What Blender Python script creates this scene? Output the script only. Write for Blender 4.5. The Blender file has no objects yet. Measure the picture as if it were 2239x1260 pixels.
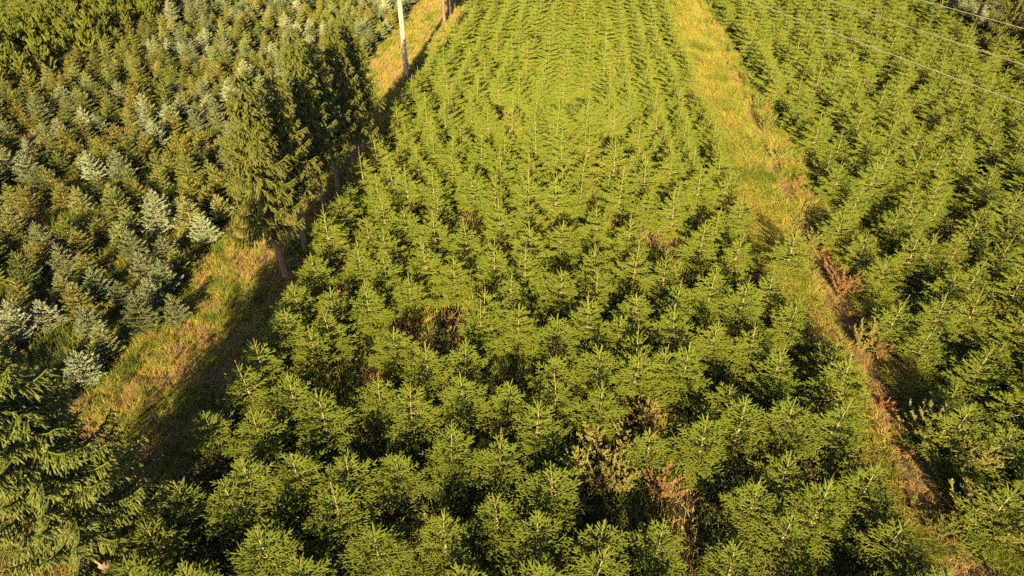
import bpy, math, random
import numpy as np
R = math.radians
rng = np.random.default_rng(7)
random.seed(11)
scene = bpy.context.scene
col = scene.collection

# ------------------------------------------------------------------ camera, sky, sun, exposure
F, PX, PY, CAM_H = 1400.0, 1120.0, 630.0, 14.5
PITCH, YAW = R(37.4), R(5.35)
cam = bpy.data.cameras.new("camera")
cam.sensor_width = 36.0
cam.lens = F / 2239.0 * 36.0
cam.clip_end = 3000.0
cam_ob = bpy.data.objects.new("camera", cam)
cam_ob.location = (0, 0, CAM_H)
cam_ob.rotation_euler = (R(90) - PITCH, 0, YAW)
col.objects.link(cam_ob)
scene.camera = cam_ob

SUN_EL = R(21.5)
world = bpy.data.worlds.new("World")
scene.world = world
world.use_nodes = True
wn = world.node_tree
sky = wn.nodes.new("ShaderNodeTexSky")
sky.sky_type = 'NISHITA'
sky.sun_disc = False
sky.air_density = 0.6
sky.sun_elevation = SUN_EL
sky.sun_rotation = R(180)
wn.nodes["Background"].inputs["Strength"].default_value = 0.05
wn.links.new(sky.outputs[0], wn.nodes["Background"].inputs["Color"])

sun = bpy.data.lights.new("sun", 'SUN')
sun.energy = 5.0
sun.angle = R(0.5)
sun.color = (1.0, 0.80, 0.40)
sun_ob = bpy.data.objects.new("sun", sun)
sun_ob.rotation_euler = (R(90) - SUN_EL, 0, R(0.3))
sun_ob.location = (0, -60, 40)
col.objects.link(sun_ob)

vs = scene.view_settings
vs.view_transform = 'Standard'
vs.look = 'None'
vs.gamma = 1.0
vs.use_curve_mapping = False
vs.exposure = 2.42
scene.cycles.use_denoising = False        # the needles are finer than the denoiser can keep
scene.cycles.max_bounces = 6
scene.cycles.diffuse_bounces = 1
scene.cycles.transmission_bounces = 3


# ------------------------------------------------------------------ layout helpers
def ground_at(u, v, z=0.0):
    """a pixel of the photograph -> the point of the plantation at height z"""
    d = np.array([(u - PX) / F, math.cos(PITCH) - (v - PY) / F * math.sin(PITCH),
                  -math.sin(PITCH) - (v - PY) / F * math.cos(PITCH)])
    c, s = math.cos(YAW), math.sin(YAW)
    d = np.array([d[0] * c - d[1] * s, d[0] * s + d[1] * c, d[2]])
    return d * ((CAM_H - z) / -d[2]) + np.array([0, 0, CAM_H])


def project(x, y, z):
    v0, v1, v2 = x, y, z - CAM_H
    c, s = math.cos(YAW), math.sin(YAW)
    a = v0 * c + v1 * s
    b = -v0 * s + v1 * c
    zc = b * math.cos(PITCH) - v2 * math.sin(PITCH)
    yy = -(b * math.sin(PITCH) + v2 * math.cos(PITCH))
    return PX + F * a / zc, PY + F * yy / zc, zc


_lat = np.random.default_rng(3).random((256, 256))


def vnoise(x, y, s=1.0):
    """smooth value noise, 0..1"""
    x = np.asarray(x) / s + 500.0
    y = np.asarray(y) / s + 500.0
    i, j = np.floor(x).astype(int), np.floor(y).astype(int)
    fx, fy = x - i, y - j
    fx, fy = fx * fx * (3 - 2 * fx), fy * fy * (3 - 2 * fy)
    g = lambda a, b: _lat[a % 256, b % 256]
    return (g(i, j) * (1 - fx) + g(i + 1, j) * fx) * (1 - fy) + (g(i, j + 1) * (1 - fx) + g(i + 1, j + 1) * fx) * fy


def fbm(x, y, s):
    return 0.5 * vnoise(x, y, s) + 0.3 * vnoise(x + 31, y + 17, s * 0.45) + 0.2 * vnoise(x - 7, y + 53, s * 0.2)


def norm(a):
    return a / np.maximum(np.linalg.norm(a, axis=-1, keepdims=True), 1e-9)


# ------------------------------------------------------------------ materials
def new_mat(name):
    m = bpy.data.materials.new(name)
    m.use_nodes = True
    nt = m.node_tree
    nt.nodes.clear()
    out = nt.nodes.new("ShaderNodeOutputMaterial")
    return m, nt, out


def N(nt, kind, **kw):
    n = nt.nodes.new(kind)
    for k, v in kw.items():
        if k in n.inputs.keys():
            n.inputs[k].default_value = v
        else:
            setattr(n, k, v)
    return n


def ramp(nt, fac, stops):
    n = nt.nodes.new("ShaderNodeValToRGB")
    e = n.color_ramp.elements
    while len(e) < len(stops):
        e.new(0.5)
    for i, (p, c) in enumerate(stops):
        e[i].position = p
        e[i].color = (*c, 1)
    nt.links.new(fac, n.inputs["Fac"])
    return n.outputs["Color"]


def leaf_mat(name, stops, trans=0.25, rough=0.5, spec=0.35, hue=0.03, val=(0.8, 1.25), rv=0.3, obj_stops=None, under=None):
    """foliage: colour by growth age (tint), by single needle (rnd) and by plant (object random)"""
    m, nt, out = new_mat(name)
    L = nt.links.new
    at = N(nt, "ShaderNodeAttribute", attribute_name="tint")
    c = ramp(nt, at.outputs["Fac"], stops)
    oi = nt.nodes.new("ShaderNodeObjectInfo")
    if obj_stops:
        c2 = ramp(nt, oi.outputs["Random"], obj_stops)
        mx = N(nt, "ShaderNodeMix", data_type='RGBA', blend_type='MULTIPLY')
        mx.inputs[0].default_value = 1.0
        L(c, mx.inputs[6]); L(c2, mx.inputs[7])
        c = mx.outputs[2]
    rn = N(nt, "ShaderNodeAttribute", attribute_name="rnd")
    wn_ = nt.nodes.new("ShaderNodeTexWhiteNoise"); wn_.noise_dimensions = '1D'
    L(oi.outputs["Random"], wn_.inputs["W"])
    mr = N(nt, "ShaderNodeMapRange"); mr.inputs[3].default_value, mr.inputs[4].default_value = 0.5 - hue, 0.5 + hue
    L(wn_.outputs["Value"], mr.inputs[0])
    mv = N(nt, "ShaderNodeMapRange"); mv.inputs[3].default_value, mv.inputs[4].default_value = val
    L(oi.outputs["Random"], mv.inputs[0])
    mn = N(nt, "ShaderNodeMapRange"); mn.inputs[3].default_value, mn.inputs[4].default_value = 1 - rv, 1 + rv
    L(rn.outputs["Fac"], mn.inputs[0])
    mm = N(nt, "ShaderNodeMath", operation='MULTIPLY')
    L(mv.outputs[0], mm.inputs[0]); L(mn.outputs[0], mm.inputs[1])
    hs = nt.nodes.new("ShaderNodeHueSaturation")
    L(c, hs.inputs["Color"]); L(mr.outputs[0], hs.inputs["Hue"]); L(mm.outputs[0], hs.inputs["Value"])
    c = hs.outputs["Color"]
    if under:                                   # the pale, waxy lower face of a fir needle
        ge = nt.nodes.new("ShaderNodeNewGeometry")
        mu = N(nt, "ShaderNodeMix", data_type='RGBA')
        L(ge.outputs["Backfacing"], mu.inputs[0]); L(c, mu.inputs[6]); mu.inputs[7].default_value = (*under, 1)
        c = mu.outputs[2]
    p = nt.nodes.new("ShaderNodeBsdfPrincipled")
    p.inputs["Roughness"].default_value = rough
    p.inputs["Specular IOR Level"].default_value = spec
    p.inputs["Diffuse Roughness"].default_value = 1.0
    L(c, p.inputs["Base Color"])
    if trans:
        t = nt.nodes.new("ShaderNodeBsdfTranslucent")
        L(c, t.inputs["Color"])
        ms = N(nt, "ShaderNodeMixShader", Fac=trans)
        L(p.outputs[0], ms.inputs[1]); L(t.outputs[0], ms.inputs[2])
        L(ms.outputs[0], out.inputs[0])
    else:
        L(p.outputs[0], out.inputs[0])
    return m


def bark_mat(name, a, b, scale=20.0, rough=0.85):
    m, nt, out = new_mat(name)
    L = nt.links.new
    tc = nt.nodes.new("ShaderNodeTexCoord")
    mp = N(nt, "ShaderNodeMapping"); mp.inputs["Scale"].default_value = (1, 1, 0.25)
    no = N(nt, "ShaderNodeTexNoise", Scale=scale, Detail=6.0, Roughness=0.65)
    L(tc.outputs["Object"], mp.inputs[0]); L(mp.outputs[0], no.inputs["Vector"])
    c = ramp(nt, no.outputs["Fac"], [(0.32, a), (0.68, b)])
    p = nt.nodes.new("ShaderNodeBsdfPrincipled"); p.inputs["Roughness"].default_value = rough
    bu = N(nt, "ShaderNodeBump", Strength=0.6, Distance=0.02)
    L(no.outputs["Fac"], bu.inputs["Height"]); L(bu.outputs[0], p.inputs["Normal"])
    L(c, p.inputs["Base Color"]); L(p.outputs[0], out.inputs[0])
    return m


def soil_mat(name, stops, scale=0.5, fine=9.0):
    m, nt, out = new_mat(name)
    L = nt.links.new
    tc = nt.nodes.new("ShaderNodeTexCoord")
    n1 = N(nt, "ShaderNodeTexNoise", Scale=scale, Detail=8.0, Roughness=0.7)
    n2 = N(nt, "ShaderNodeTexNoise", Scale=fine, Detail=8.0, Roughness=0.75)
    L(tc.outputs["Object"], n1.inputs["Vector"]); L(tc.outputs["Object"], n2.inputs["Vector"])
    mx = N(nt, "ShaderNodeMix", data_type='FLOAT'); mx.inputs[0].default_value = 0.45
    L(n1.outputs["Fac"], mx.inputs[2]); L(n2.outputs["Fac"], mx.inputs[3])
    c = ramp(nt, mx.outputs[0], stops)
    p = nt.nodes.new("ShaderNodeBsdfPrincipled"); p.inputs["Roughness"].default_value = 0.95
    p.inputs["Specular IOR Level"].default_value = 0.1
    bu = N(nt, "ShaderNodeBump", Strength=1.0, Distance=0.06)
    L(n2.outputs["Fac"], bu.inputs["Height"]); L(bu.outputs[0], p.inputs["Normal"])
    L(c, p.inputs["Base Color"]); L(p.outputs[0], out.inputs[0])
    return m


M = {}
M['fir'] = leaf_mat('fir_needles', [(0.0, (0.034, 0.047, 0.003)), (0.5, (0.068, 0.082, 0.005)), (1.0, (0.150, 0.150, 0.014))],
                    trans=0.12, rough=0.55, spec=0.14, hue=0.028, val=(0.78, 1.25),
                    obj_stops=[(0.0, (0.78, 0.95, 1.3)), (0.3, (1, 1, 1)), (0.7, (1.15, 1.02, 0.9)), (0.88, (1.25, 1.22, 3.2)), (0.95, (1.2, 1.1, 2.0)), (1.0, (1.6, 1.25, 0.9))],
                    under=(0.08, 0.10, 0.012))
M['olive'] = leaf_mat('olive_spruce_needles', [(0.0, (0.032, 0.041, 0.007)), (0.6, (0.058, 0.069, 0.011)), (1.0, (0.105, 0.108, 0.017))],
                      trans=0.15, rough=0.55, hue=0.02, val=(0.8, 1.2),
                      obj_stops=[(0.0, (0.85, 1.0, 1.2)), (0.4, (1, 1, 1)), (0.7, (1.1, 1.0, 0.75)), (1.0, (1.15, 1.25, 2.6))])
M['blue'] = leaf_mat('blue_spruce_needles', [(0.0, (0.044, 0.054, 0.024)), (0.6, (0.078, 0.091, 0.046)), (1.0, (0.135, 0.145, 0.082))],
                     trans=0.12, rough=0.6, hue=0.015, val=(0.75, 1.35),
                     obj_stops=[(0.0, (0.72, 0.78, 0.48)), (0.4, (0.85, 0.9, 0.75)), (0.75, (1, 1, 1)), (1.0, (1.2, 1.22, 1.25))])
M['pine'] = leaf_mat('pine_needles', [(0.0, (0.040, 0.050, 0.006)), (0.6, (0.076, 0.092, 0.010)), (1.0, (0.115, 0.128, 0.014))],
                     trans=0.2, rough=0.5, hue=0.02)
M['norway'] = leaf_mat('norway_spruce_needles', [(0.0, (0.032, 0.041, 0.004)), (0.6, (0.062, 0.072, 0.007)), (1.0, (0.108, 0.110, 0.016))],
                       trans=0.2, rough=0.5, hue=0.015)
M['twig'] = bark_mat('twig_bark', (0.17, 0.135, 0.065), (0.34, 0.28, 0.15), 40)
M['stem'] = bark_mat('young_stem_bark', (0.10, 0.083, 0.032), (0.22, 0.172, 0.072), 30)
M['dark_twig'] = bark_mat('dark_twig_bark', (0.07, 0.05, 0.022), (0.14, 0.105, 0.045), 30)
M['rusty_twig'] = bark_mat('rusty_twig_bark', (0.16, 0.09, 0.03), (0.30, 0.18, 0.07), 30)
M['old_bark'] = bark_mat('old_spruce_bark', (0.06, 0.037, 0.024), (0.15, 0.095, 0.062), 14)
M['pole'] = bark_mat('weathered_pole_timber', (0.15, 0.125, 0.085), (0.31, 0.265, 0.18), 7, 0.85)
M['wire'] = bark_mat('weathered_wire', (0.13, 0.12, 0.10), (0.22, 0.20, 0.16), 30, 0.6)
M['porcelain'] = bark_mat('brown_porcelain', (0.09, 0.04, 0.02), (0.13, 0.06, 0.03), 4, 0.25)
M['soil'] = soil_mat('plantation_soil', [(0.34, (0.012, 0.011, 0.005)), (0.5, (0.030, 0.026, 0.009)), (0.62, (0.040, 0.044, 0.010)), (0.72, (0.09, 0.060, 0.020))])
M['path'] = soil_mat('dry_heath_path', [(0.32, (0.060, 0.060, 0.014)), (0.46, (0.15, 0.105, 0.030)), (0.56, (0.20, 0.13, 0.045)), (0.7, (0.12, 0.115, 0.022))], 0.6)
M['track'] = soil_mat('trodden_dead_grass', [(0.3, (0.075, 0.048, 0.022)), (0.5, (0.17, 0.11, 0.052)), (0.7, (0.27, 0.18, 0.085))], 0.8)
GR = [(0.0, (0.0473, 0.0731, 0.0103)), (0.25, (0.129, 0.1591, 0.0172)), (0.45, (0.2666, 0.2408, 0.0387)), (0.65, (0.2924, 0.2021, 0.0602)), (0.85, (0.2322, 0.1419, 0.0645)), (1.0, (0.3268, 0.2236, 0.1204))]
M['grass'] = leaf_mat('grass_blades', GR, trans=0.3, rough=0.6, spec=0.2, hue=0.0, val=(1, 1), rv=0.4)
M['weed'] = leaf_mat('weed_leaves', [(0.0, (0.045, 0.070, 0.014)), (0.35, (0.095, 0.115, 0.030)), (0.55, (0.19, 0.185, 0.045)), (0.8, (0.24, 0.13, 0.050)), (1.0, (0.20, 0.085, 0.045))],
                     trans=0.3, rough=0.6, spec=0.2, hue=0.01, val=(0.85, 1.2), rv=0.4)


# ------------------------------------------------------------------ mesh soup
class Soup:
    def __init__(s):
        s.v, s.t, s.m, s.a, s.n = [], [], [], [], 0

    def add(s, V, T, mat, tint, rnd):
        s.v.append(V.reshape(-1, 3)); s.t.append(T + s.n)
        s.m.append(np.full(len(T), mat, np.int32))
        s.a.append(np.stack([np.broadcast_to(tint, len(V)).astype(np.float32), np.broadcast_to(rnd, len(V)).astype(np.float32)], 1))
        s.n += len(V)

    def mesh(s, name, mats, smooth=False):
        V = np.concatenate(s.v).astype(np.float32); T = np.concatenate(s.t).astype(np.int32)
        me = bpy.data.meshes.new(name)
        me.vertices.add(len(V)); me.vertices.foreach_set("co", V.ravel())
        me.loops.add(T.size); me.loops.foreach_set("vertex_index", T.ravel())
        me.polygons.add(len(T))
        me.polygons.foreach_set("loop_start", np.arange(0, T.size, 3, dtype=np.int32))
        for m in mats:
            me.materials.append(m)
        me.polygons.foreach_set("material_index", np.concatenate(s.m))
        if smooth:
            me.polygons.foreach_set("use_smooth", np.ones(len(T), bool))
        A = np.concatenate(s.a)
        for k, nm in enumerate(("tint", "rnd")):
            at = me.attributes.new(nm, 'FLOAT', 'POINT')
            at.data.foreach_set("value", np.ascontiguousarray(A[:, k]))
        me.update()
        return me

    def tris(s, A, B, C, mat, tint, rnd):
        n = len(A)
        V = np.stack([A, B, C], 1).reshape(-1, 3)
        s.add(V, np.arange(3 * n).reshape(n, 3), mat, np.repeat(np.broadcast_to(tint, n), 3), np.repeat(np.broadcast_to(rnd, n), 3))

    def tubes(s, P0, P1, r0, r1, mat, k=4, tint=0.5):
        """separate tapered prisms"""
        n = len(P0)
        if n == 0:
            return
        a = norm(P1 - P0)
        ref = np.where(np.abs(a[:, 2:3]) > 0.9, np.array([[1.0, 0, 0]]), np.array([[0, 0, 1.0]]))
        x = norm(np.cross(a, ref)); y = np.cross(a, x)
        r0 = np.broadcast_to(r0, n)[:, None]; r1 = np.broadcast_to(r1, n)[:, None]
        th = np.arange(k) * 2 * np.pi / k
        ring = lambda P, r: np.stack([P + (x * np.cos(t) + y * np.sin(t)) * r for t in th], 1)
        V = np.concatenate([ring(P0, r0), ring(P1, r1)], 1)
        tr = []
        for i in range(k):
            j = (i + 1) % k
            tr += [[i, j, k + j], [i, k + j, k + i]]
        T = (np.array(tr)[None] + (np.arange(n) * 2 * k)[:, None, None]).reshape(-1, 3)
        s.add(V.reshape(-1, 3), T, mat, tint, 0.5)

    def chain(s, P, r, mat, k=8, cap=True):
        """one continuous tapered tube through the points P"""
        P = np.asarray(P, float); n = len(P)
        r = np.broadcast_to(r, n)
        tn = norm(np.gradient(P, axis=0))
        x = norm(np.cross(tn, np.array([0.31, 0.95, 0.02]))); y = np.cross(tn, x)
        th = np.arange(k) * 2 * np.pi / k
        V = (P[:, None] + (x[:, None] * np.cos(th)[None, :, None] + y[:, None] * np.sin(th)[None, :, None]) * r[:, None, None]).reshape(-1, 3)
        T = []
        for i in range(n - 1):
            for j in range(k):
                q = (j + 1) % k
                T += [[i * k + j, i * k + q, (i + 1) * k + q], [i * k + j, (i + 1) * k + q, (i + 1) * k + j]]
        if cap:
            V = np.concatenate([V, P[-1:]]); c = len(V) - 1
            T += [[(n - 1) * k + j, (n - 1) * k + (j + 1) % k, c] for j in range(k)]
        s.add(V, np.array(T), mat, 0.5, 0.5)

    def sheath(s, P0, P1, UP, wa, wb, mat, tint, k=7):
        """the close-packed body of needles round every shoot: a flattened spindle with a blunt tip"""
        S = len(P0)
        d = P1 - P0; a = norm(d)
        sd = norm(np.cross(a, UP)); u = np.cross(sd, a)
        wa = np.broadcast_to(wa, S)[:, None, None] * rng.uniform(.85, 1.15, (S, 1, 1))
        prof = [(-.06, .45), (.22, .95), (.72, 1.0), (1.0, .62)]
        th = np.arange(k) * 2 * np.pi / k
        rings = []
        for t, q in prof:
            w = wa * q * rng.uniform(.8, 1.2, (S, k, 1))
            rings.append((P0 + d * t)[:, None] + (sd[:, None] * np.cos(th)[None, :, None] + u[:, None] * np.sin(th)[None, :, None] * (wb)) * w + a[:, None] * .008 * rng.normal(size=(S, k, 1)))
        V = np.concatenate(rings + [(P1 + a * .012)[:, None]], 1)
        nv = 4 * k + 1
        T = []
        for i in range(3):
            for j in range(k):
                q = (j + 1) % k
                T += [[i * k + j, i * k + q, (i + 1) * k + q], [i * k + j, (i + 1) * k + q, (i + 1) * k + j]]
        T += [[3 * k + j, 3 * k + (j + 1) % k, 4 * k] for j in range(k)]
        T = (np.array(T)[None] + (np.arange(S) * nv)[:, None, None]).reshape(-1, 3)
        s.add(V.reshape(-1, 3), T, mat, np.repeat(np.broadcast_to(tint, S), nv), np.repeat(rng.random(S) * .5, nv) + .5 * rng.random(S * nv))

    def needles(s, P0, P1, UP, n, L, W, ang, flat, tint, mat=0):
        """n needles along every shoot P0-P1; flat: combed to the sides and upward, else all round"""
        S = len(P0)
        if S == 0:
            return
        d = P1 - P0; ln = np.linalg.norm(d, axis=1, keepdims=True); a = d / np.maximum(ln, 1e-6)
        sd = norm(np.cross(a, UP)); u = np.cross(sd, a)
        t = ((np.arange(n)[None] + rng.random((S, n))) / n)[..., None]
        if flat:
            phi = np.where(rng.random((S, n)) < 0.5, -1, 1) * (R(10) + R(110) * rng.random((S, n)))
        else:
            phi = rng.random((S, n)) * 2 * np.pi
        phi = phi[..., None]
        ag = ang * (0.75 + 0.5 * rng.random((S, n, 1))) * (1 - 0.35 * t)
        rad = sd[:, None] * np.sin(phi) + u[:, None] * np.cos(phi)
        dr = a[:, None] * np.cos(ag) + rad * np.sin(ag)
        base = P0[:, None] + d[:, None] * t
        tip = base + dr * (L * (0.75 + 0.5 * rng.random((S, n, 1))))
        nrm = rad + 0.3 * rng.normal(size=(S, n, 3))
        w = norm(np.cross(dr, nrm)) * (W * 0.5)
        tn = np.repeat(np.broadcast_to(tint, S), n)
        mid = base * .42 + tip * .58
        V = np.stack([base, mid - w, tip, mid + w], 2).reshape(-1, 3)
        k = S * n
        T = (np.array([[0, 1, 2], [0, 2, 3]])[None] + (np.arange(k) * 4)[:, None, None]).reshape(-1, 3)
        s.add(V, T, mat, np.repeat(tn, 4), np.repeat(rng.random(k), 4))


def rot_about(v, ax, ang):
    c, s_ = math.cos(ang), math.sin(ang)
    return v * c + np.cross(ax, v) * s_ + ax * np.dot(ax, v) * (1 - c)


def nz(v):
    return v / max(np.linalg.norm(v), 1e-9)


def grow(S, p, d, up, L, depth, r, bend=0.05, seg0=0.115, lat=0.60):
    """a branch with paired side branches in its plane; S collects (p0,p1,up,age,r0,r1), age 0 at the tips"""
    n = max(1, int(round(L / seg0)))
    for i in range(n):
        seg = L / n * r.uniform(0.85, 1.15)
        p1 = p + d * seg
        rem = n - 1 - i
        S.append((p, p1, up, rem if depth == 0 else rem * 0.8, 0.0018 + 0.0011 * (rem + 1), 0.0018 + 0.0011 * rem))
        if rem > 0 and depth < 2:
            for sgn in (-1, 1):
                if r.random() < (0.92 if depth == 0 else 0.78):
                    dl = nz(rot_about(d, up, sgn * R(50 + r.uniform(-11, 11))) + up * r.uniform(-0.16, 0.14))
                    ll = min(L * rem / n * lat, .36) * r.uniform(0.75, 1.2) + .03
                    grow(S, p1, dl, up, ll if depth == 0 else min(ll, .15), depth + 1, r, bend, seg0)
        d = nz(d + up * bend * seg / .15 + np.array([r.uniform(-.06, .06), r.uniform(-.06, .06), r.uniform(-.05, .04)]))
        p = p1


def conifer(kind, seed, H, spread=1.0, lead=0.42, years=7, twin=False):
    """-> (crown soup, trunk soup, leader soup) of a young plantation tree"""
    r = random.Random(seed)
    crown, trunk, leader = Soup(), Soup(), Soup()
    P = dict(fir=dict(nb=(5, 6), elev=[48, 33, 22, 13, 6, 0, -6, -9], ln=[.23, .36, .52, .64, .74, .82, .87, .88], inter=2, flat=True),
             spruce=dict(nb=(6, 7), elev=[55, 44, 35, 27, 20, 12, 6, 2], ln=[.17, .32, .45, .55, .63, .69, .73, .75], inter=7, flat=False),
             pine=dict(nb=(4, 6), elev=[66, 56, 48, 40, 34, 28, 20, 16], ln=[.28, .50, .68, .82, .92, 1.0, 1.0, 1.0], inter=0, flat=False))[kind]
    # trunk line
    bx, by = r.uniform(-.05, .05), r.uniform(-.05, .05)
    axis = lambda z: np.array([bx * math.sin(z * 1.7), by * math.sin(z * 1.3 + 1), z])
    zs = [H - lead]
    inc = (H - lead - 0.12) / (years - 0.3)
    for k in range(1, years):
        zs.append(max(0.1, zs[-1] - inc * (1.42 - 0.12 * k) * r.uniform(0.9, 1.1)))
    tz = np.linspace(0, H - lead, 9)
    trunk.chain([axis(z) for z in tz], 0.004 + 0.026 * (1 - tz / H) ** 1.15, 0, 7)
    S = []
    for k, z in enumerate(zs):
        nb = r.randint(*P['nb'])
        ph = r.uniform(0, 6.28)
        for b in range(nb):
            az = ph + 6.283 * b / nb + r.uniform(-.25, .25)
            el = R(P['elev'][min(k, 7)] + r.uniform(-7, 7))
            d = np.array([math.cos(az) * math.cos(el), math.sin(az) * math.cos(el), math.sin(el)])
            side = nz(np.cross(d, np.array([0, 0, 1.0])))
            up = nz(np.cross(side, d))
            L = P['ln'][min(k, 7)] * (1.14 if kind == 'fir' else 0.97) * spread * r.uniform(0.82, 1.15)
            if kind == 'pine':
                pine_branch(S, axis(z), d, k + 1, L, r)
            else:
                grow(S, axis(z), d, up, L, 0, r, 0.03 if kind == 'fir' else 0.07, .26 if k == 0 else .125 if kind == 'fir' else .105)
        ni = P['inter'] if k > 1 else 0 if kind == 'fir' else r.randint(1, 3)
        top = H - lead * 0.25 if k == 0 else zs[k - 1]
        for b in range(ni):                        # weaker branches between the whorls
            zz = z + (top - z) * r.uniform(0.12, 0.8)
            az = r.uniform(0, 6.28); el = R(P['elev'][min(k, 7)] * 0.8 + r.uniform(-5, 14))
            d = np.array([math.cos(az) * math.cos(el), math.sin(az) * math.cos(el), math.sin(el)])
            up = nz(np.cross(nz(np.cross(d, np.array([0, 0, 1.0]))), d))
            grow(S, axis(zz), d, up, P['ln'][min(k, 7)] * spread * r.uniform(0.4, 0.68), 1, r, 0.05)
    # leader(s)
    tops = [(axis(H - lead), axis(H) - axis(H - lead) + np.array([r.uniform(-.03, .03), r.uniform(-.03, .03), 0]))]
    if twin:
        tops.append((axis(H - lead), np.array([0.16, 0.05, lead * 0.8])))
    for p, d in tops:
        q = np.linspace(0, 1, 5)[:, None]
        leader.chain(p + d * q, np.linspace(0.0085, 0.0045, 5), 1, 5)
        if kind == 'fir':
            leader.needles(np.array([p + d * .12]), np.array([p + d]), np.array([[0.2, 1.0, 0]]), 80, .030, .013, R(46), False, 1.0)
        elif kind == 'spruce':
            leader.needles(np.array([p + d * .1]), np.array([p + d]), np.array([[0.2, 1.0, 0]]), 90, .026, .011, R(42), False, 1.0)
        else:
            leader.needles(np.array([p]), np.array([p + d]), np.array([[0.2, 1.0, 0]]), 130, .075, .008, R(32), False, 1.0)
    P0 = np.array([q[0] for q in S]); P1 = np.array([q[1] for q in S]); U = np.array([q[2] for q in S])
    ag = np.array([q[3] for q in S]); r0 = np.array([q[4] for q in S]); r1 = np.array([q[5] for q in S])
    tint = np.clip(0.95 - ag * 0.20 + rng.normal(0, .17, len(S)), 0, 1)
    crown.tubes(P0, P1, r0, r1, 1, 3)
    k4 = ag < 5
    k1 = ag < (2.5 if kind == 'fir' else 4)
    if kind == 'fir':
        crown.sheath(P0[k1], P1[k1], U[k1], .0155, .62, 0, tint[k1], 6)
        crown.needles(P0[k4], P1[k4], U[k4], 20, .031, .009, R(44), True, tint[k4])
    elif kind == 'spruce':
        crown.sheath(P0[k1], P1[k1], U[k1], .0125, .9, 0, tint[k1], 6)
        crown.needles(P0[k4], P1[k4], U[k4], 18, .028, .009, R(44), False, tint[k4])
    else:
        k2 = ag < 2
        crown.sheath(P0[k2], P1[k2], U[k2], .024, 1.0, 0, tint[k2])
        crown.needles(P0[k2], P1[k2], U[k2], 44, .075, .018, R(30), False, tint[k2])
    return crown, trunk, leader


def pine_branch(S, p, d, age, L, r):
    """upcurving pine branch ending in a cluster of thick shoots"""
    n = max(1, min(age, 4))
    for i in range(n):
        seg = L / n * r.uniform(0.85, 1.15)
        p1 = p + d * seg
        side = nz(np.cross(d, np.array([0.01, 0, 1.0]))); up = nz(np.cross(side, d))
        S.append((p, p1, up, n - 1 - i, 0.005 + 0.003 * (n - i), 0.004 + 0.003 * (n - 1 - i)))
        if i < n - 1 or age > 1:
            for _ in range(r.randint(2, 4)):
                a = nz(d + np.array([r.uniform(-.8, .8), r.uniform(-.8, .8), r.uniform(0.1, .9)]))
                s2 = seg * r.uniform(0.55, 0.9)
                q = p1
                for j in range(1 if i == n - 1 else 2):
                    q1 = q + a * s2 * (0.8 if j else 0.7)
                    sd = nz(np.cross(a, np.array([0.01, 0, 1.0])))
                    S.append((q, q1, nz(np.cross(sd, a)), 0 if (j == 1 or i == n - 1) else 1, 0.006, 0.004))
                    if j == 0 and i < n - 1:
                        for _k in range(2):
                            b = nz(a + np.array([r.uniform(-.8, .8), r.uniform(-.8, .8), r.uniform(0.3, .9)]))
                            S.append((q1, q1 + b * s2 * 0.6, nz(np.cross(nz(np.cross(b, np.array([0.01, 0, 1.0]))), b)), 0, 0.005, 0.004))
                    q, a = q1, nz(a + np.array([0, 0, 0.5]))
        d = nz(d + np.array([r.uniform(-.12, .12), r.uniform(-.12, .12), 0.30]))
        p = p1


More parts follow.
